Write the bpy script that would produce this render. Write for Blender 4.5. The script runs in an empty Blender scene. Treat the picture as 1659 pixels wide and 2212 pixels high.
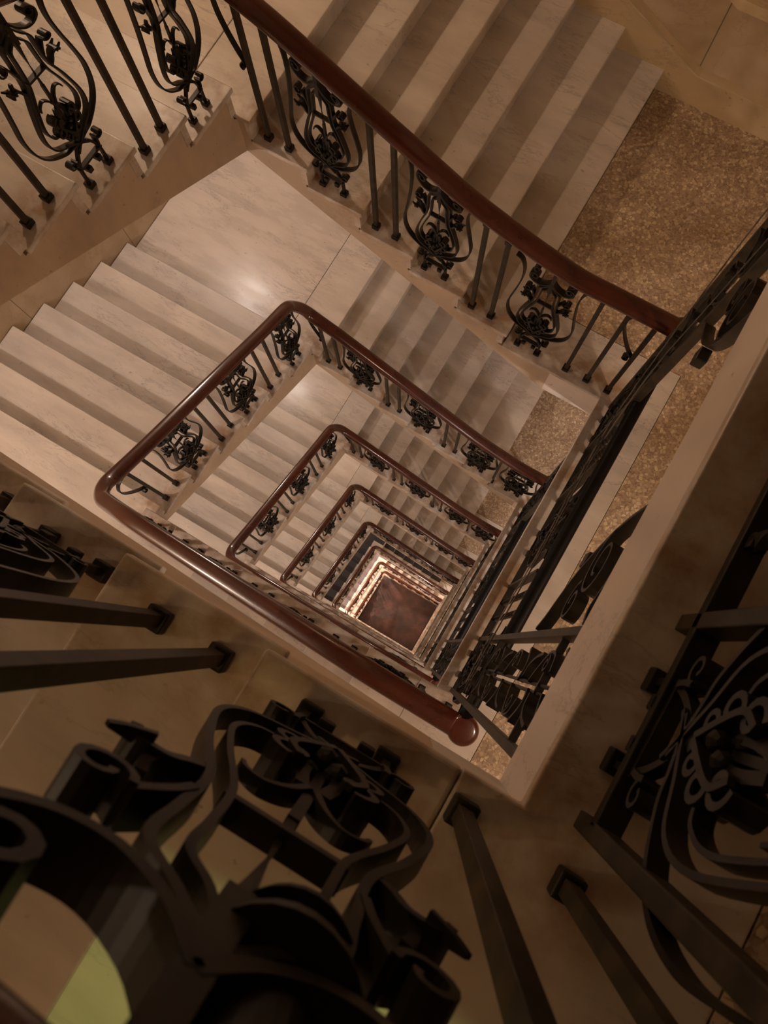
import bpy, bmesh, math, random
from mathutils import Vector, Matrix
random.seed(7)
SC = bpy.context.scene
COL = SC.collection
PI = math.pi

# ------------------------------------------------------------------ measures (metres)
WX, WY = 2.508, 2.102          # open well
F = 2.162                      # width of the flights
TR = .34                       # going of one step
TF = .345                      # hall slab thickness
TL = .306                      # landing thickness
XW = -3.3                      # back wall of the halls
# hall levels from our floor down, left landings, far landings
HALL = [0.0, -3.216, -6.642, -10.05, -13.85, -18.05, -22.40, -26.40, -28.30]
LEFT = [-1.058, -4.313, -7.78, -11.30, -15.25, -19.50, -23.73, -27.60]
FAR = [-2.209, -5.4455, -8.92, -12.58, -16.65, -20.95, -25.07, -28.30]
NLOOP = 8

# ------------------------------------------------------------------ materials
def new_mat(name):
    m = bpy.data.materials.new(name); m.use_nodes = True
    nt = m.node_tree; b = nt.nodes['Principled BSDF']
    return m, nt, b

def node(nt, kind, **kw):
    n = nt.nodes.new(kind)
    for k, v in kw.items():
        if k in n.inputs: n.inputs[k].default_value = v
        else: setattr(n, k, v)
    return n

def ramp(nt, stops, src, out='Fac'):
    r = nt.nodes.new('ShaderNodeValToRGB')
    el = r.color_ramp.elements
    while len(el) > 1: el.remove(el[-1])
    el[0].position = stops[0][0]; el[0].color = stops[0][1]
    for p, c in stops[1:]:
        e = el.new(p); e.color = c
    nt.links.new(src, r.inputs['Fac'])
    return r

def mix(nt, mode, fac, a, b):
    n = nt.nodes.new('ShaderNodeMix'); n.data_type = 'RGBA'; n.blend_type = mode
    for sock, v in ((n.inputs[0], fac), (n.inputs[6], a), (n.inputs[7], b)):
        if isinstance(v, bpy.types.NodeSocket): nt.links.new(v, sock)
        elif isinstance(v, (int, float)): sock.default_value = v
        else: sock.default_value = v
    return n.outputs[2]

def g(v): return (v, v, v, 1)
def c4(r, gg, b): return (r, gg, b, 1)

def marble(name, base, vein, rough=.32, stain=False, scale=1.0, cloud=.80):
    m, nt, b = new_mat(name)
    geo = node(nt, 'ShaderNodeNewGeometry')
    mp = node(nt, 'ShaderNodeMapping'); nt.links.new(geo.outputs['Position'], mp.inputs['Vector'])
    mp.inputs['Rotation'].default_value = (.3, .5, 1.15); mp.inputs['Scale'].default_value = (.8, 3.2, 1.6)
    n1 = node(nt, 'ShaderNodeTexNoise', Scale=2.4 * scale, Detail=9.0, Roughness=.68, Distortion=.35)
    nt.links.new(mp.outputs[0], n1.inputs['Vector'])
    v1 = ramp(nt, [(.480, g(0)), (.498, g(1)), (.502, g(1)), (.520, g(0))], n1.outputs['Fac'])
    n2 = node(nt, 'ShaderNodeTexNoise', Scale=1.7 * scale, Detail=3.0)
    nt.links.new(geo.outputs['Position'], n2.inputs['Vector'])
    gate = ramp(nt, [(.47, g(0)), (.63, g(.72))], n2.outputs['Fac'])
    n3 = node(nt, 'ShaderNodeTexNoise', Scale=2.3 * scale, Detail=5.0, Roughness=.6)
    nt.links.new(mp.outputs[0], n3.inputs['Vector'])
    cl = ramp(nt, [(.3, c4(cloud, cloud, cloud * 1.02)), (.7, g(1.05))], n3.outputs['Fac'])
    col = mix(nt, 'MULTIPLY', 1.0, c4(*base), cl.outputs[0])
    vm = node(nt, 'ShaderNodeMath', operation='MULTIPLY'); nt.links.new(v1.outputs[0], vm.inputs[0]); nt.links.new(gate.outputs[0], vm.inputs[1])
    col = mix(nt, 'MIX', vm.outputs[0], col, c4(*vein))
    # small specks of wear
    n4 = node(nt, 'ShaderNodeTexNoise', Scale=26.0, Detail=3.0); nt.links.new(geo.outputs['Position'], n4.inputs['Vector'])
    sp = ramp(nt, [(.69, g(0)), (.75, g(.55))], n4.outputs['Fac'])
    col = mix(nt, 'MIX', sp.outputs[0], col, c4(vein[0] * .6, vein[1] * .55, vein[2] * .5))
    oi = node(nt, 'ShaderNodeObjectInfo')
    tint = ramp(nt, [(0, c4(.90, .90, .91)), (.35, c4(.99, .97, .94)), (.7, c4(1.04, 1.02, 1.0)), (1, c4(.94, .95, .97))], oi.outputs['Random'])
    col = mix(nt, 'MULTIPLY', 1.0, col, tint.outputs[0])
    if stain:
        # rust stains where the ironwork is set into the marble, along the edge of the well
        sx = node(nt, 'ShaderNodeSeparateXYZ'); nt.links.new(geo.outputs['Position'], sx.inputs[0])
        ds = []
        for ax, w in (('X', WX), ('Y', WY)):
            s = node(nt, 'ShaderNodeMath', operation='SUBTRACT'); nt.links.new(sx.outputs[ax], s.inputs[0]); s.inputs[1].default_value = w / 2 if ax == 'X' else -w / 2
            a = node(nt, 'ShaderNodeMath', operation='ABSOLUTE'); nt.links.new(s.outputs[0], a.inputs[0])
            t = node(nt, 'ShaderNodeMath', operation='SUBTRACT'); nt.links.new(a.outputs[0], t.inputs[0]); t.inputs[1].default_value = w / 2
            ds.append(t)
        mx = node(nt, 'ShaderNodeMath', operation='MAXIMUM'); nt.links.new(ds[0].outputs[0], mx.inputs[0]); nt.links.new(ds[1].outputs[0], mx.inputs[1])
        near = ramp(nt, [(0.0, g(.8)), (.08, g(1)), (.26, g(0))], mx.outputs[0])
        n5 = node(nt, 'ShaderNodeTexNoise', Scale=7.0, Detail=5.0, Roughness=.6); nt.links.new(geo.outputs['Position'], n5.inputs['Vector'])
        r5 = ramp(nt, [(.40, g(0)), (.62, g(.85))], n5.outputs['Fac'])
        mm = node(nt, 'ShaderNodeMath', operation='MULTIPLY'); nt.links.new(near.outputs[0], mm.inputs[0]); nt.links.new(r5.outputs[0], mm.inputs[1])
        col = mix(nt, 'MIX', mm.outputs[0], col, c4(.30, .17, .075))
    nt.links.new(col, b.inputs['Base Color'])
    rr = ramp(nt, [(.3, g(rough * .8)), (.7, g(rough * 1.35))], n3.outputs['Fac'])
    nt.links.new(rr.outputs[0], b.inputs['Roughness'])
    return m

M_TREAD = marble('marble_tread', (.66, .60, .53), (.36, .33, .31), .36, stain=True)
M_TREAD_L = marble('marble_tread_landing', (.68, .61, .53), (.34, .30, .28), .27, stain=True, scale=.8)
M_EDGE = marble('marble_fascia', (.74, .655, .58), (.40, .36, .33), .36, scale=.9, cloud=.9)
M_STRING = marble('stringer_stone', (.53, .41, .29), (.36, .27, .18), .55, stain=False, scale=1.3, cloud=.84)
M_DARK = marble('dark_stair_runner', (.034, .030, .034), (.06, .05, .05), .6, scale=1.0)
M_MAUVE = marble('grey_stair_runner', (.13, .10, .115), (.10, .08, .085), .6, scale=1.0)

def mat_terrazzo():
    m, nt, b = new_mat('terrazzo')
    geo = node(nt, 'ShaderNodeNewGeometry')
    def layer(scale):
        w = node(nt, 'ShaderNodeTexNoise', Scale=60.0, Detail=1.0); nt.links.new(geo.outputs['Position'], w.inputs['Vector'])
        v = node(nt, 'ShaderNodeTexVoronoi', Scale=scale); nt.links.new(geo.outputs['Position'], v.inputs['Vector'])
        e = node(nt, 'ShaderNodeTexVoronoi', Scale=scale); e.feature = 'DISTANCE_TO_EDGE'; nt.links.new(geo.outputs['Position'], e.inputs['Vector'])
        sp = node(nt, 'ShaderNodeSeparateColor'); nt.links.new(v.outputs['Color'], sp.inputs[0])
        return v, e, sp
    v, e, sp = layer(47.0)
    edge = ramp(nt, [(.03, g(0)), (.11, g(1))], e.outputs['Distance'])
    pick = ramp(nt, [(.40, g(0)), (.48, g(1))], sp.outputs[0])
    hue = ramp(nt, [(0, c4(.42, .32, .21)), (.4, c4(.60, .48, .33)), (.75, c4(.72, .61, .43)), (1, c4(.80, .70, .52))], sp.outputs[1])
    v2, e2, sp2 = layer(95.0)
    fine = ramp(nt, [(0, c4(.30, .215, .15)), (.5, c4(.42, .315, .235)), (1, c4(.56, .44, .33))], sp2.outputs[0])
    mk = node(nt, 'ShaderNodeMath', operation='MULTIPLY'); nt.links.new(edge.outputs[0], mk.inputs[0]); nt.links.new(pick.outputs[0], mk.inputs[1])
    n = node(nt, 'ShaderNodeTexNoise', Scale=1.4, Detail=5.0, Roughness=.6); nt.links.new(geo.outputs['Position'], n.inputs['Vector'])
    grime = ramp(nt, [(.36, c4(.62, .55, .46)), (.62, g(1.08))], n.outputs['Fac'])
    base = mix(nt, 'MIX', mk.outputs[0], fine.outputs[0], hue.outputs[0])
    base = mix(nt, 'MULTIPLY', 1.0, base, grime.outputs[0])
    nt.links.new(base, b.inputs['Base Color'])
    b.inputs['Roughness'].default_value = .36
    bp = node(nt, 'ShaderNodeBump', Strength=.15, Distance=.002); nt.links.new(mk.outputs[0], bp.inputs['Height']); nt.links.new(bp.outputs[0], b.inputs['Normal'])
    return m
M_TERR = mat_terrazzo()

def mat_wood():
    m, nt, b = new_mat('varnished_mahogany')
    geo = node(nt, 'ShaderNodeNewGeometry')
    n = node(nt, 'ShaderNodeTexNoise', Scale=5.0, Detail=6.0, Roughness=.6, Distortion=.4); nt.links.new(geo.outputs['Position'], n.inputs['Vector'])
    r = ramp(nt, [(.3, c4(.046, .0080, .0035)), (.6, c4(.068, .0120, .0052)), (.8, c4(.088, .016, .007))], n.outputs['Fac'])
    nt.links.new(r.outputs[0], b.inputs['Base Color'])
    b.inputs['Roughness'].default_value = .22
    b.inputs['Coat Weight'].default_value = .7; b.inputs['Coat Roughness'].default_value = .12
    return m
M_WOOD = mat_wood()

def mat_iron(name, base, rough, spec=.26):
    m, nt, b = new_mat(name)
    geo = node(nt, 'ShaderNodeNewGeometry')
    n = node(nt, 'ShaderNodeTexNoise', Scale=22.0, Detail=4.0); nt.links.new(geo.outputs['Position'], n.inputs['Vector'])
    r = ramp(nt, [(.4, c4(*base)), (.75, c4(base[0] * 2.4, base[1] * 2.0, base[2] * 1.4))], n.outputs['Fac'])
    nt.links.new(r.outputs[0], b.inputs['Base Color'])
    b.inputs['Roughness'].default_value = rough
    b.inputs['Metallic'].default_value = 0.0; b.inputs['Specular IOR Level'].default_value = spec
    bp = node(nt, 'ShaderNodeBump', Strength=.25, Distance=.001); nt.links.new(n.outputs['Fac'], bp.inputs['Height']); nt.links.new(bp.outputs[0], b.inputs['Normal'])
    return m
M_IRON = mat_iron('black_painted_iron', (.0095, .008, .006), .40)
M_BAR = mat_iron('dark_bar_iron', (.022, .018, .0125), .48)
M_BLACK = mat_iron('black_lacquered_rail', (.0025, .002, .002), .5, .12)

def mat_wall():
    m, nt, b = new_mat('wall_marble_panels')
    tc = node(nt, 'ShaderNodeNewGeometry')
    sx = node(nt, 'ShaderNodeSeparateXYZ'); nt.links.new(tc.outputs['Position'], sx.inputs[0])
    ad = node(nt, 'ShaderNodeMath', operation='ADD'); nt.links.new(sx.outputs['X'], ad.inputs[0]); nt.links.new(sx.outputs['Y'], ad.inputs[1])
    cx = node(nt, 'ShaderNodeCombineXYZ'); nt.links.new(ad.outputs[0], cx.inputs['X']); nt.links.new(sx.outputs['Z'], cx.inputs['Y'])
    br = node(nt, 'ShaderNodeTexBrick', Scale=1.0); nt.links.new(cx.outputs[0], br.inputs['Vector'])
    br.inputs['Brick Width'].default_value = 1.25; br.inputs['Row Height'].default_value = 9.0
    br.inputs['Mortar Size'].default_value = .004; br.inputs['Color1'].default_value = g(1); br.inputs['Color2'].default_value = g(.9)
    br.inputs['Mortar'].default_value = g(.35)
    n = node(nt, 'ShaderNodeTexNoise', Scale=2.0, Detail=7.0, Roughness=.66, Distortion=.3); nt.links.new(tc.outputs['Position'], n.inputs['Vector'])
    r = ramp(nt, [(.3, c4(.40, .29, .17)), (.6, c4(.50, .38, .25)), (.8, c4(.42, .31, .20))], n.outputs['Fac'])
    v = ramp(nt, [(.49, g(0)), (.5, g(.22)), (.51, g(0))], n.outputs['Fac'])
    col = mix(nt, 'MIX', v.outputs[0], r.outputs[0], c4(.16, .11, .08))
    col = mix(nt, 'MULTIPLY', 1.0, col, br.outputs['Color'])
    nt.links.new(col, b.inputs['Base Color']); b.inputs['Roughness'].default_value = .42
    return m
M_WALL = mat_wall()
M_TRIM = marble('wall_trim_marble', (.60, .47, .28), (.40, .31, .20), .4)

def mat_plain(name, col, rough=.8, bump=0):
    m, nt, b = new_mat(name)
    geo = node(nt, 'ShaderNodeNewGeometry')
    n = node(nt, 'ShaderNodeTexNoise', Scale=6.0, Detail=5.0); nt.links.new(geo.outputs['Position'], n.inputs['Vector'])
    r = ramp(nt, [(.3, c4(col[0] * .85, col[1] * .85, col[2] * .85)), (.7, c4(col[0] * 1.1, col[1] * 1.1, col[2] * 1.1))], n.outputs['Fac'])
    nt.links.new(r.outputs[0], b.inputs['Base Color']); b.inputs['Roughness'].default_value = rough
    return m
M_CEIL = mat_plain('ceiling_plaster', (.55, .50, .42))
M_CABLE = mat_plain('cable_sheath', (.075, .055, .038), .5)

def mat_brown():
    m, nt, b = new_mat('stained_brown_boards')
    geo = node(nt, 'ShaderNodeNewGeometry')
    n = node(nt, 'ShaderNodeTexNoise', Scale=1.6, Detail=7.0, Roughness=.65); nt.links.new(geo.outputs['Position'], n.inputs['Vector'])
    r = ramp(nt, [(.32, c4(.040, .022, .019)), (.5, c4(.072, .036, .029)), (.62, c4(.12, .052, .038)), (.72, c4(.078, .040, .036))], n.outputs['Fac'])
    nt.links.new(r.outputs[0], b.inputs['Base Color']); b.inputs['Roughness'].default_value = .55
    return m
M_BROWN = mat_brown()

# ------------------------------------------------------------------ mesh helpers
def link(name, bm, mat, parent=None, smooth=False):
    me = bpy.data.meshes.new(name); bm.normal_update(); bm.to_mesh(me); bm.free()
    me.materials.append(mat)
    if smooth:
        for p in me.polygons: p.use_smooth = True
    o = bpy.data.objects.new(name, me); COL.objects.link(o)
    if parent: o.parent = parent
    return o

def box(bm, x0, x1, y0, y1, z0, z1, bevel=0):
    vs = [bm.verts.new(p) for p in ((x0,y0,z0),(x1,y0,z0),(x1,y1,z0),(x0,y1,z0),(x0,y0,z1),(x1,y0,z1),(x1,y1,z1),(x0,y1,z1))]
    fs = [bm.faces.new([vs[i] for i in f]) for f in ((3,2,1,0),(4,5,6,7),(0,1,5,4),(1,2,6,5),(2,3,7,6),(3,0,4,7))]
    if bevel:
        es = set(e for f in fs for e in f.edges)
        bmesh.ops.bevel(bm, geom=list(es), offset=bevel, segments=3, affect='EDGES', profile=.6)
    return vs

def prism(bm, poly, axis, a, b):
    """extrude a 2-D outline along axis from a to b. poly in the two other axes (cyclic order x,y,z)"""
    def P(u, v, w):
        if axis == 'x': return (w, u, v)
        if axis == 'y': return (u, w, v)
        return (u, v, w)
    A = [bm.verts.new(P(u, v, a)) for u, v in poly]; B = [bm.verts.new(P(u, v, b)) for u, v in poly]
    n = len(poly)
    bm.faces.new(A[::-1]); bm.faces.new(B)
    for i in range(n): bm.faces.new((A[i], A[(i+1) % n], B[(i+1) % n], B[i]))
    bmesh.ops.recalc_face_normals(bm, faces=bm.faces)

def catmull(pts, n=6):
    out = []
    P = [Vector(p) for p in pts]
    P = [P[0] * 2 - P[1]] + P + [P[-1] * 2 - P[-2]]
    for i in range(1, len(P) - 2):
        for k in range(n):
            t = k / n
            a, b, c, d = P[i-1], P[i], P[i+1], P[i+2]
            out.append(.5 * ((2*b) + (c-a)*t + (2*a-5*b+4*c-d)*t*t + (-a+3*b-3*c+d)*t**3))
    out.append(P[-2]); return out

def ribbon(bm, pts, t=.008, w=.03, w_end=None, t_end=None, xoff=0, n=5, smooth=True):
    """flat iron strap bent in the local x-z plane, w deep along y"""
    p = catmull([(a, 0, b) for a, b in pts], n) if smooth else [Vector((a, 0, b)) for a, b in pts]
    N = len(p); rings = []
    for i, c in enumerate(p):
        tan = (p[min(i+1, N-1)] - p[max(i-1, 0)]).normalized()
        nor = Vector((-tan.z, 0, tan.x)); f = i / (N - 1)
        ww = w + ((w_end if w_end is not None else w) - w) * f
        tt = t + ((t_end if t_end is not None else t) - t) * f
        r = [c + nor * sx * tt / 2 + Vector((0, sy * ww / 2 + xoff, 0)) for sx, sy in ((-1,-1),(1,-1),(1,1),(-1,1))]
        rings.append([bm.verts.new(v) for v in r])
    for a, b in zip(rings, rings[1:]):
        for k in range(4): bm.faces.new((a[k], a[(k+1) % 4], b[(k+1) % 4], b[k]))
    bm.faces.new(rings[0][::-1]); bm.faces.new(rings[-1])

def curl_pts(cx, cz, r, a0, turns, direction=1, shrink=.45, n=14):
    return [(cx + r * (1 - (1-shrink) * k / n) * math.cos(a0 + direction * turns * 2*PI * k / n),
             cz + r * (1 - (1-shrink) * k / n) * math.sin(a0 + direction * turns * 2*PI * k / n)) for k in range(n + 1)]

def curl(bm, cx, cz, r, a0, turns=.95, d=1, t=.007, w=.034, shrink=.35):
    ribbon(bm, curl_pts(cx, cz, r, a0, turns, d, shrink), t, w, n=1, smooth=False)

def rod(bm, a, b, r=.005, seg=8):
    a, b = Vector(a), Vector(b); d = b - a
    m = Matrix.Translation((a + b) / 2) @ d.to_track_quat('Z', 'Y').to_matrix().to_4x4()
    bmesh.ops.create_cone(bm, cap_ends=True, segments=seg, radius1=r, radius2=r, depth=d.length, matrix=m)

def empty(name, loc=(0,0,0), rz=0):
    o = bpy.data.objects.new(name, None); COL.objects.link(o)
    o.location = loc; o.rotation_euler = (0, 0, rz); o.empty_display_size = .1
    return o

def tag(o, label=None, cat=None, group=None, kind=None):
    if label: o['label'] = label
    if cat: o['category'] = cat
    if group: o['group'] = group
    if kind: o['kind'] = kind
    return o

def inst(src, parent, loc=(0,0,0), rz=0, sc=(1,1,1)):
    """copy of a part with its own sub-parts (mesh data shared)"""
    c = src.copy(); COL.objects.link(c); c.parent = parent
    c.location = loc; c.rotation_euler = (0, 0, rz); c.scale = sc
    for ch in src.children:
        d = ch.copy(); COL.objects.link(d); d.parent = c
    return c

# ------------------------------------------------------------------ iron parts (prototypes)
def shear_fn(slope, zs):
    def f(v):
        w = min(1, max(0, (v.z - .52) / .42)); w = w * w * (3 - 2 * w)
        v.z = v.z * zs + slope * v.x * w
    return f

def build_panel(slope=0.0, zs=1.0, outer=True):
    """lyre-shaped scroll panel: local x runs along the rail, z up"""
    fn = shear_fn(slope, zs)
    def fin(name, bm, parent=None, mat=M_IRON):
        for v in bm.verts: fn(v.co)
        return link(name, bm, mat, parent)
    bm = bmesh.new()
    for s in (-1, 1):
        q = lambda L: [(s * a, b) for a, b in L]
        # twin straps of the lyre
        ribbon(bm, q([(-.03,.205),(.01,.232),(.05,.262),(.112,.305),(.131,.385),(.104,.51),(.072,.61),(.066,.70),(.062,.765),(.03,.80),(.004,.835)]), .0085, .028)
        ribbon(bm, q([(.048,.338),(.088,.352),(.104,.41),(.084,.50),(.052,.60),(.044,.69),(.041,.745),(.018,.775),(.002,.812)]), .0075, .026)
    ribbon(bm, [(-.055,.608),(.055,.612)], .011, .022, smooth=False)             # cross bar
    ribbon(bm, [(0,.25),(0,.40),(0,.56)], .012, .014, smooth=False)
    ribbon(bm, [(0,.56),(0,.672)], .010, .010, w_end=.002, t_end=.002, smooth=False)   # spike
    panel = fin('scroll_panel', bm)
    if outer:
        bm = bmesh.new()
        for s in (-1, 1):
            q = lambda L: [(s * a, b) for a, b in L]
            ribbon(bm, q([(-.035,.19),(.0,.222),(.045,.238),(.09,.25),(.158,.302),(.196,.37),(.208,.46),(.196,.55),(.178,.66),(.166,.78),(.172,.87),(.196,.935),(.232,.955)]), .0085, .028)
        fin('outer_ribbon', bm, panel)
    for s in (-1, 1):
        a0 = PI if s > 0 else 0
        bm = bmesh.new()
        curl(bm, s*.118, .722, .024, a0, 1.05, s, w=.034)
        ribbon(bm, [(s*.070,.655),(s*.078,.685),(s*.094,.722)], .008, .030)
        fin('side_scroll', bm, panel)
        bm = bmesh.new()
        ribbon(bm, [(s*.076,.585),(s*.092,.607),(s*.104,.630),(s*.126,.636),(s*.138,.622)], .010, .024, w_end=.040)
        ribbon(bm, [(s*.100,.622),(s*.112,.645),(s*.108,.662)], .010, .030, w_end=.012)
        for dy in (-.016, .016):
            ribbon(bm, [(s*.118,.630),(s*.138,.640),(s*.150,.650)], .007, .016, w_end=.004, xoff=dy)
        fin('side_leaf', bm, panel)
    bm = bmesh.new()
    for s in (-1, 1):
        # horns under the rail
        ribbon(bm, [(0,.862),(s*.028,.826),(s*.065,.806),(s*.100,.812),(s*.126,.838),(s*.130,.865)], .010, .036, n=4)
        curl(bm, s*.104, .862, .027, 0 if s > 0 else PI, 1.15, s, t=.009, w=.038)
        curl(bm, s*.100, .930, .022, -PI/2, .85, s, w=.034)
    ribbon(bm, [(0,.76),(0,.82),(0,.87),(0,.965)], .022, .030, w_end=.038, t_end=.018, smooth=False)
    ribbon(bm, [(0,.66),(0,.72),(0,.77)], .003, .004, w_end=.022, t_end=.016, smooth=False)
    fin('top_horns', bm, panel)
    bm = bmesh.new()
    for s in (-1, 1):
        # leaves and blossoms in the heart of the lyre
        curl(bm, s*.038, .395, .028, PI/2, .85, -s, w=.044, t=.010)
        curl(bm, s*.046, .338, .024, PI/2, .85, -s, w=.040, t=.010)
        curl(bm, s*.026, .292, .018, PI/2, .85, -s, w=.034, t=.009)
        ribbon(bm, [(s*.004,.455),(s*.02,.492),(s*.042,.512),(s*.062,.50),(s*.07,.478)], .009, .022, w_end=.010, t_end=.005)
        ribbon(bm, [(0,.27),(s*.015,.33),(s*.02,.39),(s*.012,.44)], .016, .030, w_end=.014)
        for dy in (-.02, .02):
            ribbon(bm, [(s*.002,.30),(s*.030,.345),(s*.045,.38),(s*.030,.41)], .010, .020, w_end=.008, xoff=dy)
    for k in range(5):
        a = k * 2*PI/5
        bmesh.ops.create_uvsphere(bm, u_segments=8, v_segments=6, radius=.015, matrix=Matrix.Translation((.017*math.cos(a), .020*math.sin(a), .352 + .012*math.cos(2*a))) @ Matrix.Diagonal((1, 1, .8, 1)))
    fin('leaf_cluster', bm, panel)
    bm = bmesh.new()
    for s in (-1, 1):
        ribbon(bm, [(s*.068,.13),(s*.072,.155),(s*.071,.18)], .010, .032)
        ribbon(bm, [(s*.070,.0),(s*.071,.06),(s*.066,.125),(s*.038,.19),(s*-.012,.255)], .012, .018)
        box(bm, s*.070-.02, s*.070+.02, -.02, .02, 0, .028, .004)
        curl(bm, s*.094, .180, .024, PI if s > 0 else 0, .95, s, w=.034)
        box(bm, s*.034-.013, s*.034+.013, -.020, .020, .068, .098, .004)
    ribbon(bm, [(-.078,.112),(.078,.118)], .012, .022, smooth=False)
    fin('foot_scrolls', bm, panel)
    if not outer:
        bm = bmesh.new()          # turned boss on the stem under the rail
        for z0, z1, ra, rb in ((.722, .738, .040, .044), (.738, .774, .026, .026), (.774, .792, .048, .052), (.792, .96, .030, .036)):
            bmesh.ops.create_cone(bm, cap_ends=True, segments=28, radius1=ra, radius2=rb, depth=z1 - z0 + .002, matrix=Matrix.Translation((-.038, -.018, (z0 + z1) / 2)))
        fin('stem_boss', bm, panel)
    return panel

def build_baluster():
    bm = bmesh.new()
    box(bm, -.013, .013, -.013, .013, 0.01, 1.0, .002)
    b = link('baluster', bm, M_BAR)
    bm = bmesh.new()
    box(bm, -.022, .022, -.022, .022, 0, .034, .005)
    link('base_shoe', bm, M_IRON, b)
    bm = bmesh.new()
    box(bm, -.02, .02, -.018, .018, .955, 1.0, .008)
    link('top_collar', bm, M_IRON, b)
    return b

def build_corner_scroll():
    bm = bmesh.new()
    ribbon(bm, [(0,.955),(-.05,.975),(-.105,.955),(-.142,.885),(-.138,.80),(-.105,.70),(-.055,.60),(-.012,.535)], .008, .028)
    curl(bm, -.034, .505, .024, PI/2, .95, 1, w=.03)
    return link('corner_scroll', bm, M_IRON)

def build_twist():
    bm = bmesh.new(); N = 60; z0, z1 = .12, .94; rings = []
    for i in range(N + 1):
        f = i / N; a = f * 2*PI*3.5; z = z0 + (z1 - z0) * f
        rings.append([bm.verts.new((.016*math.cos(a + k*PI/2), .016*math.sin(a + k*PI/2), z)) for k in range(4)])
    for a, b in zip(rings, rings[1:]):
        for k in range(4): bm.faces.new((a[k], a[(k+1) % 4], b[(k+1) % 4], b[k]))
    bm.faces.new(rings[0][::-1]); bm.faces.new(rings[-1])
    box(bm, -.012, .012, -.012, .012, .08, .13)
    box(bm, -.012, .012, -.012, .012, .93, 1.0)
    return link('twisted_baluster', bm, M_IRON)

PROTO = empty('ironwork_prototypes', (0, 0, 0))
P_FLAT = build_panel()
P_STAIR = build_panel(.48, .945)
P_NARROW = build_panel(outer=False)
P_BAR = build_baluster()
P_CORNER = build_corner_scroll()
P_TWIST = build_twist()
PROTOS = [P_NARROW, P_FLAT, P_STAIR, P_BAR, P_CORNER, P_TWIST]

# ------------------------------------------------------------------ words for the labels
ORD = ['topmost', 'second from the top', 'third from the top', 'fourth from the top', 'fifth from the top', 'sixth from the top', 'seventh from the top', 'lowest']
SQ = ['outermost', 'second outermost', 'third', 'fourth', 'fifth', 'sixth', 'seventh', 'innermost']

# ------------------------------------------------------------------ architecture
def xa(k): return .4787 if k == 0 else .4674        # first nosing of the flight going down from hall k
def xc(k): return .7328 if k == 0 else .4074        # first nosing of the flight rising from hall k+1
def nc(k): return 6 if k == 0 else 7

XKA = .16
def xkc(k):
    H, T = HALL[k+1], FAR[k]; r = (T - H) / nc(k)
    if r < .02: return xc(k)
    return WX - ((T - TL) - (H - TF)) / ((T - H - r) / (WX - .06 - xc(k)))

def hall(k):
    z = HALL[k]
    xA = xa(k) if k < NLOOP else 3; xC = xc(k - 1) if k > 0 else .45
    # structural slab with its marble face
    bm = bmesh.new()
    ka = XKA if k < 7 else xA; kc = xkc(k - 1) if k else .4
    poly = [(XW,-F),(ka,-F),(ka,0),(0,0),(0,WY),(kc,WY),(kc,WY+F),(XW,WY+F)]
    prism(bm, poly, 'z', z - TF, z - .03)
    s = link('floor_slab', bm, M_EDGE); tag(s, kind='structure', label='marble faced edge of the hall floor, %s' % ORD[k] if k < 8 else None)
    # terrazzo field
    bm = bmesh.new()
    xt = -.36
    prism(bm, [(XW,-F),(xt,-F),(xt,WY+.37),(xC-.012 if k else .3,WY+.37),(xC-.012 if k else .3,WY+F),(XW,WY+F)], 'z', z - .03, z)
    t = link('floor', bm, M_TERR); tag(t, kind='structure', label='pebbled terrazzo hall floor, %s' % ORD[k])
    # marble border slabs round the well
    bm = bmesh.new()
    prism(bm, [(xt + .003,-F),(.1225,-F),(.1225,.016),(.017,.016),(.017,WY-.016),(xC-.012,WY-.016),(xC-.012,WY+.367),(xt+.003,WY+.367)], 'z', z - .03, z)
    bmesh.ops.bevel(bm, geom=list(bm.edges), offset=.005, segments=3, affect='EDGES', profile=.6)
    box(bm, .124, xA + .012, -F, .016, z - .03, z, .008)
    b = link('trim_floor_border', bm, M_TREAD); tag(b, kind='structure', label='marble border slabs of the hall floor, %s' % ORD[k])

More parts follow.
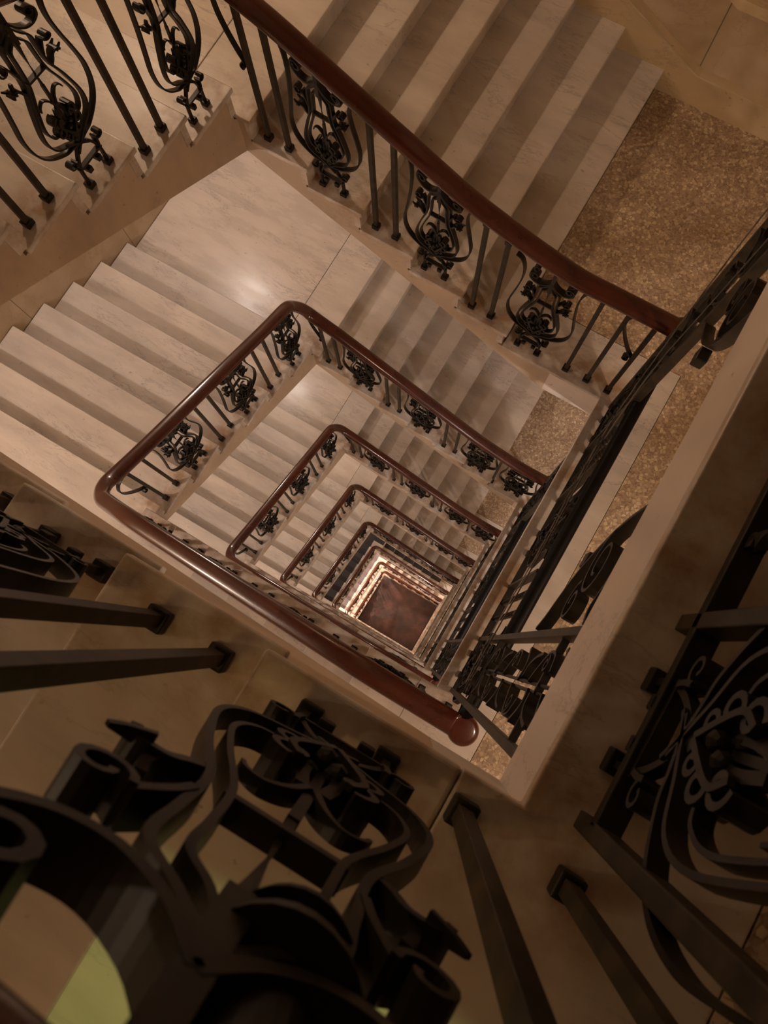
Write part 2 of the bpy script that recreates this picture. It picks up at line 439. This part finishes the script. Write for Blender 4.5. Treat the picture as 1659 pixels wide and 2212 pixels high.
def flight(k, side, F=F - .006):
    """one straight flight; local frame built directly in world coordinates"""
    H, L, T, Hn = HALL[k], LEFT[k], FAR[k], HALL[k+1]
    names = {'A': 'lower left', 'B': 'upper left', 'C': 'upper right'}
    root = empty('stair_flight', {'A': (WX/2, 0, min(H, L)), 'B': (WX, WY/2, min(L, T)), 'C': (WX/2, WY, min(T, Hn))}[side])
    off = Vector(root.location)
    if side == 'A': n, z0, rise, start = 7, L, H - L, None
    if side == 'B': n, z0, rise = 7, T, L - T
    if side == 'C': n, z0, rise = nc(k), Hn, T - Hn
    r = rise / n
    flat = abs(rise) < .05
    # nosing positions going up: p_j for j = 1..n (height z0 + j r)
    if side == 'A': pos = [xa(k) + (n - j) * TR for j in range(1, n + 1)]; dirn = -1     # rises towards -x
    if side == 'B': pos = [2.0994 - (j - 1) * TR for j in range(1, n + 1)]; dirn = -1      # rises towards -y
    if side == 'C': pos = [xc(k) + (j - 1) * TR for j in range(1, n + 1)]; dirn = 1        # rises towards +x
    def ext(bm, lo, hi, za, zb, bev=0, over=.016):
        lo, hi = min(lo, hi), max(lo, hi)
        if side == 'A': box(bm, lo, hi, -F, over, za, zb, bev)
        if side == 'B': box(bm, WX - over, WX + F, lo, hi, za, zb, bev)
        if side == 'C': box(bm, lo, hi, WY - over, WY + F, za, zb, bev)
        return bm
    def fin(name, bm, mat):
        for v in bm.verts: v.co -= off
        return link(name, bm, mat, root)
    if not flat:
        for j in range(1, n):        # the top one is the landing or hall itself
            z = z0 + j * r; bm = bmesh.new()
            ext(bm, pos[j-1] - dirn * .022, pos[j-1] + dirn * (TR + .004), z - .032, z, .007)
            ext(bm, pos[j-1], pos[j-1] + dirn * .04, z - r, z - .030, 0, .004)
            fin('step', bm, M_TREAD)
        bm = bmesh.new()             # riser below the top level
        ext(bm, pos[n-1], pos[n-1] + dirn * .03, z0 + rise - r, z0 + rise - .030, 0, .004)
        fin('top_riser', bm, M_TREAD)
        # body: saw-tooth above, straight soffit below
        prof = []
        for j in range(1, n):
            z = z0 + j * r - .03
            prof += [(pos[j-1] + dirn * .02, z - r + (0 if j > 1 else 0)), (pos[j-1] + dirn * .02, z)]
        prof += [(pos[n-1] + dirn * .02, z0 + rise - r - .03), (pos[n-1] + dirn * .02, z0 + rise - .03)]
        if side == 'A':      # from (WX, L) up to the hall
            bot = [(XKA + .0005, H - .031), (XKA + .0005, H - TF), (WX, L - TL), (WX, L - .05)]
        elif side == 'B':
            bot = [(0, L - .04), (0, L - TL), (WY, T - TL), (WY, T - .05)]
        else:
            bot = [(WX, T - .04), (WX, T - TL), (xkc(k) + .0005, Hn - TF), (xkc(k) + .0005, Hn - .031), (xc(k), Hn - .031)]
        poly = prof + bot
        bm = bmesh.new()
        if side == 'A': prism(bm, poly, 'y', -F, 0)
        if side == 'C': prism(bm, poly, 'y', WY, WY + F)
        if side == 'B': prism(bm, poly, 'x', WX, WX + F)
        fin('stringer', bm, M_STRING)
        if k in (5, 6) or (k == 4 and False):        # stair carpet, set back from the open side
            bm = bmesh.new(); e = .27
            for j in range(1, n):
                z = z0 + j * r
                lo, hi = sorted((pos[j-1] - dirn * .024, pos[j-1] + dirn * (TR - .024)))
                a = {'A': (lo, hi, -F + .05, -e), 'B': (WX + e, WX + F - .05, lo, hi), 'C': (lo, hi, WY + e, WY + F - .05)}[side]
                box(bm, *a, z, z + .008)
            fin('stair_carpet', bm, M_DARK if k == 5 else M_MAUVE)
    tag(root, 'marble stair flight along the %s side of the stairwell, %s' % (names[side], ORD[k]), 'stairs', 'marble flights round the stairwell')
    return root

def landing(k, which, F=F - .006):
    z = LEFT[k] if which == 'L' else FAR[k]
    root = empty('stair_landing', (WX, 0 if which == 'L' else WY, z))
    off = Vector(root.location)
    def fin(name, bm, mat):
        for v in bm.verts: v.co -= off
        return link(name, bm, mat, root)
    bm = bmesh.new()
    y0, y1 = (-F, 0) if which == 'L' else (WY, WY + F)
    box(bm, WX, WX + F, y0, y1, z - TL, z - .03)
    fin('landing_slab', bm, M_STRING)
    xj = WX + .33
    bm = bmesh.new()
    if which == 'L':
        box(bm, WX - .002, WX + F, -F, .06 + .02, z - .03, z, .007)
        fin('marble_paving', bm, M_TREAD)
    else:
        xs = WX - .082 if k else WX - .10
        box(bm, xs, xj - .002, WY - .014, WY + F, z - .03, z, .007)
        fin('marble_nosing_slab', bm, M_TREAD)
        bm = bmesh.new(); box(bm, xj + .002, WX + F, WY - .014, WY + F, z - .03, z, .004)
        box(bm, WX - .014, xj, WY - .01, WY, z - .03, z - .001)
        fin('marble_paving', bm, M_TREAD_L)
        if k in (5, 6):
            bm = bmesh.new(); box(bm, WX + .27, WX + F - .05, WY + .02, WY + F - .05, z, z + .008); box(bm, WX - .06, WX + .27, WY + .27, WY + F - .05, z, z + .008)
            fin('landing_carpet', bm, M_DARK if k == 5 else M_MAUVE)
    tag(root, 'marble corner landing at the %s corner of the stairwell, %s' % ('left' if which == 'L' else 'upper', ORD[k]), 'landing', 'marble corner landings')

# ------------------------------------------------------------------ handrail paths
OFF = .05
def nl(k):
    """height functions of the rail over the three flights of loop k"""
    H, L, T, Hn = HALL[k], LEFT[k], FAR[k], HALL[k+1]
    rA = (H - L) / 7; rB = (L - T) / 7; rC = (T - Hn) / nc(k)
    hA = H + (.972 if k == 0 else 1.0)
    fA = lambda x: hA if x < .42 else hA - (x - .42) * rA / TR
    fB = lambda y: L + .83 - (y - .0594) * rB / TR
    fC = lambda x: max(Hn + 1.0, Hn + rC + .83 + (x - xc(k)) * rC / TR) if rC > .02 else Hn + 1.0
    return fA, fB, fC

def rail_points(k):
    H, L, T, Hn = HALL[k], LEFT[k], FAR[k], HALL[k+1]
    fA, fB, fC = nl(k)
    P = []
    OA = .062
    for x in (-.09, .06): P.append((x, -OA, fA(-1)))
    x = .20
    while x < 2.18: P.append((x, -OA, fA(x))); x += .16
    P.append((2.30, -OA, L + 1.14))
    
    zc0, zc1 = L + 1.08, L + .80
    R = .15
    cx, cy = WX + OFF - R, -OA + R
    for i in range(7):
        a = -PI/2 + i / 6 * PI/2; f = i / 6
        P.append((cx + R * math.cos(a), cy + R * math.sin(a), zc0 + (zc1 - zc0) * (f * .8 + .1)))
    y = .28
    y = .36
    while y < 1.90: P.append((WX + OFF, y, fB(y))); y += .16
    
    R = .13
    cx, cy = WX + OFF - R, WY + OFF - R
    zc0, zc1 = fB(1.97), fC(2.36)
    for i in range(8):
        a = i / 7 * PI/2; f = i / 7
        P.append((cx + R * math.cos(a), cy + R * math.sin(a), zc0 + (zc1 - zc0) * f))
    x = 2.20
    xb = xc(k) + .06
    while x > .2:
        if abs(x - xb) > .17: P.append((x, WY + OFF, fC(x)))
        x -= .14
    for x in (.12, .02, -.09): P.append((x, WY + OFF, Hn + 1.0))
    return P

def sweep(name, pts, mat, parent, section, n=4):
    p = catmull(pts, n); N = len(p)
    for it in range(10):
        q = [v.copy() for v in p]
        for i in range(1, N - 1): q[i] = p[i] * .5 + (p[i-1] + p[i+1]) * .25
        p = q
    bm = bmesh.new(); rings = []
    for i, c in enumerate(p):
        tan = (p[min(i+1, N-1)] - p[max(i-1, 0)]).normalized()
        lat = tan.cross(Vector((0, 0, 1))); lat.z = 0; lat.normalize(); up = lat.cross(tan)
        rings.append([bm.verts.new(c + lat * a + up * b) for a, b in section])
    m = len(section)
    for a, b in zip(rings, rings[1:]):
        for k in range(m): bm.faces.new((a[k], a[(k+1) % m], b[(k+1) % m], b[k]))
    bm.faces.new(rings[0]); bm.faces.new(rings[-1][::-1])
    bmesh.ops.recalc_face_normals(bm, faces=bm.faces)
    return link(name, bm, mat, parent, True)

SEC = [(math.copysign(abs(math.cos(a))**.75*.056, math.cos(a)), .036*math.sin(a) if math.sin(a) > 0 else .030*math.sin(a)) for a in [2*PI*i/20 for i in range(20)]]
SEC_F = [(-.022, -.036), (.022, -.036), (.022, -.024), (-.022, -.024)]

def disc(parent, x, y, z, mat=M_WOOD):
    bm = bmesh.new(); R = .073; prof = [(0, .038), (.045, .038), (.064, .030), (.073, .012), (.073, -.012), (.062, -.028), (0, -.03)]
    S = 32
    rings = []
    for r, h in prof:
        if r == 0: rings.append([bm.verts.new((x, y, z + h))])
        else: rings.append([bm.verts.new((x + r*math.cos(2*PI*i/S), y + r*math.sin(2*PI*i/S), z + h)) for i in range(S)])
    for a, b in zip(rings, rings[1:]):
        for i in range(S):
            j = (i + 1) % S
            if len(a) == 1: bm.faces.new((a[0], b[i], b[j]))
            elif len(b) == 1: bm.faces.new((a[i], b[0], a[j]))
            else: bm.faces.new((a[i], b[i], b[j], a[j]))
    bmesh.ops.recalc_face_normals(bm, faces=bm.faces)
    return link('end_disc', bm, mat, parent, True)

def balustrade(k):
    H, L, T, Hn = HALL[k], LEFT[k], FAR[k], HALL[k+1]
    rA = (H - L) / 7; rB = (L - T) / 7; rC = (T - Hn) / nc(k)
    fA, fB, fC = nl(k)
    root = empty('stair_balustrade', (0, 0, 0))
    pts = rail_points(k)
    sweep('handrail', pts, M_WOOD, root, SEC)
    sweep('rail_iron_strip', pts, M_IRON, root, SEC_F, 2)
    disc(root, -.112, -.062, H + 1.0); disc(root, -.112, WY + OFF, Hn + 1.0)
    def bar(x, y, z, top, rz=0):
        inst(P_BAR, root, (x, y, z), rz, (1, 1, (top - .03 - z)))
    def pan(x, y, z, rz, flat=False):
        inst(P_FLAT if flat else P_STAIR, root, (x, y, z), rz)
    def zA(x):   # tread height under x on flight A
        if x < xa(k): return H
        return H - rA * (int((x - xa(k)) / TR) + 1)
    # --- flight A (from hall k down to the left landing); rises towards -x -> rotate 180
    bar(.096, -OFF + .01, H, fA(.096))
    inst(P_NARROW, root, (.305, -OFF + .012, H), 0)
    bar(-.09, -OFF, H, H + 1.0)
    for j in range(1, 7):
        z = H - rA * j; x0 = xa(k) + (j - 1) * TR
        if j % 2: 
            for o in (.10, .235): bar(x0 + o, -OFF - .006, z, fA(x0 + o))
        else: inst(P_STAIR, root, (x0 + (.14 if j == 6 else .17), -OFF - .006, z), PI, (.72 if j == 6 else 1, 1, 1.07))
    # --- flight B
    for j in range(1, 7):
        z = T + rB * j; y0 = 2.0994 - (j - 1) * TR
        if j % 2: inst(P_STAIR, root, (WX + OFF, y0 - (.185 if j == 1 else .17), z), -PI/2, (.84 if j == 1 else 1, 1, 1))
        else:
            for o in (.10, .24): bar(WX + OFF, y0 - o, z, fB(y0 - o))
    inst(P_CORNER, root, (WX + OFF, .16, L - rB - .03), PI/2, (.95, 1, .93))
    # --- flight C, rises towards +x
    if rC > .02:
        n = nc(k)
        for j in range(1, n):
            z = Hn + rC * j; x0 = xc(k) + (j - 1) * TR
            odd = (j % 2 == 1) if k == 0 else (j % 2 == 0)
            if odd:
                for o in (.13, .265): bar(x0 + o, WY + OFF, z, fC(x0 + o))
            else: pan(x0 + .2, WY + OFF, z, 0)
        inst(P_CORNER, root, (2.37, WY + OFF, Hn + rC * (n - 1) + .02), PI, (.72, 1, .95))
        if k == 0:
            for x in (0, .149, .296): bar(x, WY + OFF, Hn, Hn + 1.0)
            pan(.575, WY + OFF, Hn, 0, True); inst(P_CORNER, root, (.0, WY + OFF, Hn), PI)
        else:
            bar(.385, WY + OFF, Hn, Hn + 1.0); pan(.135, WY + OFF, Hn, 0, True)
            bar(-.10, WY + OFF, Hn, Hn + 1.0)
    else:
        x = 2.2
        while x > .1: pan(x, WY + OFF, Hn, 0, True); x -= .42
    tag(root, 'wrought iron balustrade with curved mahogany handrail, %s square of rails' % SQ[k], 'railing', 'mahogany handrails round the stairwell')

def build_screen_upper(hh):
    """scrollwork between the tall posts above handrail height; local x along the hall edge"""
    bm = bmesh.new(); rnd = random.Random(5)
    z = 1.10; i = 0
    while z < hh - .22:
        for s in (-1, 1):
            k = rnd.uniform(.8, 1.25)
            if (i + (s > 0)) % 2:
                ribbon(bm, [(s*.012, z-.02), (s*.055, z+.02), (s*.105, z+.09), (s*.100, z+.17), (s*.05, z+.21)], .009, .034)
                curl(bm, s*.070, z+.125, .030 * k, 0 if s > 0 else PI, 1.2, s, w=.040)
            else:
                ribbon(bm, [(s*.012, z+.0), (s*.040, z+.05), (s*.075, z+.07), (s*.115, z+.05)], .014, .022, w_end=.052)
                ribbon(bm, [(s*.02, z+.15), (s*.060, z+.13), (s*.090, z+.16), (s*.105, z+.21)], .012, .05, w_end=.02)
        z += .27 * rnd.uniform(.9, 1.15); i += 1
    for s in (-1, 1):
        rod(bm, (s*.012, 0, 1.02), (s*.012, 0, hh), .006)
    for zz in (1.06, hh - .2, hh - .5):
        ribbon(bm, [(-.16, zz), (.16, zz)], .014, .022, smooth=False)
    return bm

def build_bracket(hh):
    """big scrolled bracket that springs from a post to the slab above; local +x away from the post"""
    bm = bmesh.new()
    t = hh
    ribbon(bm, [(.02, t-.98), (.06, t-.92), (.13, t-.86), (.22, t-.76), (.30, t-.60), (.345, t-.42), (.36, t-.22), (.375, t-.02)], .012, .04)
    ribbon(bm, curl_pts(.215, t-.50, .115, 0, 1.5, -1, .3, 26), .011, .04, n=1, smooth=False)
    ribbon(bm, curl_pts(.10, t-.62, .070, 0, 1.3, -1, .3, 22), .010, .038, n=1, smooth=False)
    ribbon(bm, curl_pts(.115, t-.20, .095, -PI/2, 1.5, 1, .3, 24), .011, .04, n=1, smooth=False)
    ribbon(bm, [(.015, t-.30), (.06, t-.33), (.12, t-.30)], .011, .04)
    box(bm, .24, .29, -.02, .02, t-.80, t-.74, .005)
    return bm

def hall_screen(k):
    z = HALL[k]
    hh = (HALL[k-1] - TF - z) if k > 0 else 2.86
    X = -.075
    root = empty('hall_screen', (X, 0, z), 0)
    side = lambda o: o
    for y in (.045, .385, WY - .385, WY - .045):
        bm = bmesh.new(); box(bm, -.02, .02, y - .014, y + .014, .02, hh, .003); link('post', bm, M_BAR, root)
    for y in (.745, WY - .745):
        bm = bmesh.new(); box(bm, -.02, .02, y - .01, y + .01, .02, 1.0, .003); link('flat_bar', bm, M_BAR, root)
    for y in (.215, WY/2, WY - .215): inst(P_FLAT, root, (0, y, 0), PI/2)
    for y in (.525, .632, WY - .525, WY - .632): inst(P_TWIST, root, (0, y, 0), 0)
    bm = bmesh.new(); box(bm, -.020, .020, .05, WY - .05, .085, .108, .003); link('bottom_rail', bm, M_IRON, root)
    pts = [(-.020, y, 1.0) for y in (-.02, .3, .8, 1.3, 1.8, WY + .02)]
    sweep('handrail', pts, M_BLACK, root, [(a * .6, b) for a, b in SEC])
    up = None
    for y in (.215, WY - .215):
        o = link('upper_scrollwork', build_screen_upper(hh), M_IRON, root); o.location = (0, y, 0); o.rotation_euler = (0, 0, PI/2)
    o = link('scroll_bracket', build_bracket(hh), M_IRON, root); o.location = (0, .39, 0); o.rotation_euler = (0, 0, PI/2)
    o = link('scroll_bracket', build_bracket(hh), M_IRON, root); o.location = (0, WY - .39, 0); o.rotation_euler = (0, 0, -PI/2)
    tag(root, 'black wrought iron screen with tall posts on the hall edge, %s' % ORD[k], 'iron screen', 'iron screens along the halls')

# ------------------------------------------------------------------ build
for k in range(NLOOP):
    hall(k)
    hall_screen(k)
for k in range(NLOOP):
    for s in 'ABC':
        if abs({'A': HALL[k]-LEFT[k], 'B': LEFT[k]-FAR[k], 'C': FAR[k]-HALL[k+1]}[s]) > .05: flight(k, s)
    landing(k, 'L')
    if k < 7: landing(k, 'T')
    balustrade(k)
for p in PROTOS:
    for ch in list(p.children): bpy.data.objects.remove(ch)
    bpy.data.objects.remove(p)
bpy.data.objects.remove(PROTO)

# lobby at the bottom of the well
bm = bmesh.new(); box(bm, XW, WX + F, -F, WY + F, -28.6, -28.302)
tag(link('floor', bm, M_TREAD_L), kind='structure', label='pale lobby floor at the very bottom of the stairwell')
bm = bmesh.new(); box(bm, .03, WX - .02, .02, WY - .02, -28.302, -28.2, .01)
tag(link('wooden_platform', bm, M_BROWN), 'square stained brown platform at the bottom of the stairwell', 'platform')

# walls and ceiling
ZB, ZT = -28.6, 3.3
def wall(name, a):
    bm = bmesh.new(); box(bm, *a); tag(link(name, bm, M_WALL), kind='structure')
wall('wall_far', (XW - .2, WX + F + .2, WY + F, WY + F + .2, ZB, ZT))
wall('wall_near', (XW - .2, WX + F + .2, -F - .2, -F, ZB, ZT))
wall('wall_left', (WX + F, WX + F + .2, -F, WY + F, ZB, ZT))
wall('wall_hall', (XW - .2, XW, -F, WY + F, ZB, ZT))
bm = bmesh.new(); box(bm, XW - .2, WX + F + .2, -F - .2, WY + F + .2, ZT, ZT + .2)
tag(link('ceiling', bm, M_CEIL), kind='structure')

def wall_mould(name, pts, h=.024, d=.045):
    """small moulding on the far wall, following pts (x, z)"""
    bm = bmesh.new()
    for dz, hh, dd in ((0, h, d), (h*.9, h*.35, d*1.5)):
        prev = None
        for x, z in pts:
            ring = [bm.verts.new(p) for p in ((x, WY+F+.002, z+dz-hh/2), (x, WY+F-dd, z+dz-hh/2), (x, WY+F-dd, z+dz+hh/2), (x, WY+F+.002, z+dz+hh/2))]
            if prev:
                for i in range(4): bm.faces.new((prev[i], prev[(i+1) % 4], ring[(i+1) % 4], ring[i]))
            prev = ring
    bmesh.ops.recalc_face_normals(bm, faces=bm.faces)
    tag(link(name, bm, M_TRIM), kind='structure')
z1 = HALL[1]
wall_mould('trim_1', [(XW, z1+.262), (.49, z1+.262), (.53, z1+.275), (2.62, z1+1.30), (WX+F, z1+1.30)])
wall_mould('trim_2', [(XW, z1+.79), (.47, z1+.79), (2.60, z1+1.84), (WX+F, z1+1.84)], .05, .03)
# baseboard skirting on the far wall of the first hall below
bm = bmesh.new()
prism(bm, [(XW, z1), (xc(0), z1), (xc(0)+5*TR, z1+5*.168), (WX, FAR[0]), (WX+F, FAR[0]), (WX+F, z1+1.30), (2.62, z1+1.30), (.53, z1+.262), (XW, z1+.262)], 'y', WY+F-.012, WY+F+.002)
tag(link('baseboard_far', bm, M_TRIM), kind='structure')

# cables clipped along the ironwork of the first hall below
def cable(pts, r, label):
    bm = bmesh.new(); p = catmull(pts, 6); rings = []
    for i, c in enumerate(p):
        tan = (p[min(i+1, len(p)-1)] - p[max(i-1, 0)]).normalized(); a = tan.orthogonal().normalized(); b = tan.cross(a)
        rings.append([bm.verts.new(c + a*r*math.cos(t*PI/3) + b*r*math.sin(t*PI/3)) for t in range(6)])
    for a, b in zip(rings, rings[1:]):
        # match nearest start to avoid twists
        o = min(range(6), key=lambda s: (a[0].co - b[s].co).length)
        for t in range(6): bm.faces.new((a[t], a[(t+1) % 6], b[(t+1+o) % 6], b[(t+o) % 6]))
    bmesh.ops.recalc_face_normals(bm, faces=bm.faces)
    tag(link('cable', bm, M_CABLE, None, True), label, 'cable', 'thin cables along the iron screen')
H1 = HALL[1]
cable([(-.036, WY-.38, H1+2.84), (-.036, WY-.38, H1+2.0), (-.036, WY-.40, H1+1.35), (-.036, WY-.62, H1+.99), (-.036, 1.2, H1+.93), (-.036, .8, H1+.95), (-.036, .3, H1+.93), (-.036, .1, H1+.96)], .0035, 'thin cable clipped along the inside of the upper iron screen, running closest to its handrail')
cable([(-.030, WY-.06, H1+2.84), (-.030, WY-.10, H1+1.9), (-.030, WY-.45, H1+1.0), (-.034, 1.3, H1+.80), (-.034, .85, H1+.86), (-.034, .4, H1+.80), (-.034, .12, H1+.86)], .003, 'thin cable sagging across the upper iron screen just below the other one')

# the plan above is drawn with y to the right of x; turn it into Blender's handedness
for me in bpy.data.meshes:
    if me.users == 0: continue
    for v in me.vertices: v.co.y = -v.co.y
    me.flip_normals()
for o in bpy.data.objects:
    o.location.y = -o.location.y; o.rotation_euler.z = -o.rotation_euler.z

# ------------------------------------------------------------------ light
def point(name, loc, e, col, rad=.09):
    l = bpy.data.lights.new(name, 'POINT'); l.energy = e; l.color = col; l.shadow_soft_size = rad
    o = bpy.data.objects.new(name, l); COL.objects.link(o); o.location = (loc[0], -loc[1], loc[2]); return o
WARM = (1.0, .73, .52)
PINK = (1.0, .86, .79)
EF = [64, 34, 34, 40, 42, 40, 360, 260]
EL = [22, 78, 68, 78, 82, 70, 360, 260]
EH = [0, 58, 95, 95, 90, 60, 200, 160]
for k in range(NLOOP):
    warm = WARM if k < 1 else PINK
    point('landing_lamp', (4.45, 3.1, FAR[k] + 2.45), EF[k], warm, .07)
    if k: point('hall_ceiling_lamp', (-1.9, .4, HALL[k] + 2.6), EH[k], WARM if k < 2 else warm, .1)
    point('corner_lamp', (4.15, -1.55, LEFT[k] + 2.6), EL[k], warm, .07)
# dim lamp of our own hall, high and behind the camera
l = bpy.data.lights.new('hall_lamp', 'SPOT'); l.energy = 9; l.color = (1.0, .56, .17); l.spot_size = math.radians(62); l.spot_blend = .8; l.shadow_soft_size = .1
o = bpy.data.objects.new('hall_lamp', l); COL.objects.link(o); o.location = (.80, .45, 2.75)
o.rotation_euler = (Vector((1.0, .75, 0)) - Vector(o.location)).to_track_quat('-Z', 'Y').to_euler()
# greenish light falling in from the room beside the hall
l = bpy.data.lights.new('doorway_light', 'SPOT'); l.energy = 360; l.color = (.84, 1.0, .30); l.spot_size = math.radians(17); l.spot_blend = .06; l.shadow_soft_size = .03
o = bpy.data.objects.new('doorway_light', l); COL.objects.link(o); o.location = (-3.1, -.76, 1.0)
o.rotation_euler = (Vector((1.9, 1.48, 0.03)) - Vector(o.location)).to_track_quat('-Z', 'Y').to_euler()

w = bpy.data.worlds.new('World'); SC.world = w; w.use_nodes = True
w.node_tree.nodes['Background'].inputs[0].default_value = (.02, .018, .03, 1)
w.node_tree.nodes['Background'].inputs[1].default_value = .5

# ------------------------------------------------------------------ camera
cam = bpy.data.cameras.new('Camera'); co = bpy.data.objects.new('Camera', cam); COL.objects.link(co)
def Rx(a): return Matrix(((1,0,0),(0,math.cos(a),-math.sin(a)),(0,math.sin(a),math.cos(a))))
def Ry(a): return Matrix(((math.cos(a),0,math.sin(a)),(0,1,0),(-math.sin(a),0,math.cos(a))))
def Rz(a): return Matrix(((math.cos(a),-math.sin(a),0),(math.sin(a),math.cos(a),0),(0,0,1)))
RB = Matrix(((-.855,.52,0),(-.52,-.855,0),(0,0,-1)))
R = Rx(-.182) @ Ry(.0313) @ Rz(-.0135) @ RB @ Matrix(((1,0,0),(0,-1,0),(0,0,1)))
r0 = Vector(R[0]).normalized(); r2 = Vector(R[2]).normalized(); r1 = r2.cross(r0).normalized(); r0 = r1.cross(r2)
M = Matrix((( r0.x, -r1.x, -r2.x), (r0.y, -r1.y, -r2.y), (r0.z, -r1.z, -r2.z))).to_4x4()
M.translation = Vector((.2956, -.1368, 1.186))
co.matrix_world = M
cam.sensor_fit = 'HORIZONTAL'; cam.sensor_width = 36; cam.lens = 1556.8 / 1659 * 36
cam.clip_start = .01; cam.clip_end = 100
cam.dof.use_dof = True; cam.dof.focus_distance = 6.5; cam.dof.aperture_fstop = 13
SC.camera = co

SC.view_settings.view_transform = 'Standard'; SC.view_settings.look = 'None'
SC.view_settings.exposure = 0.6; SC.view_settings.gamma = 1; SC.view_settings.use_curve_mapping = False
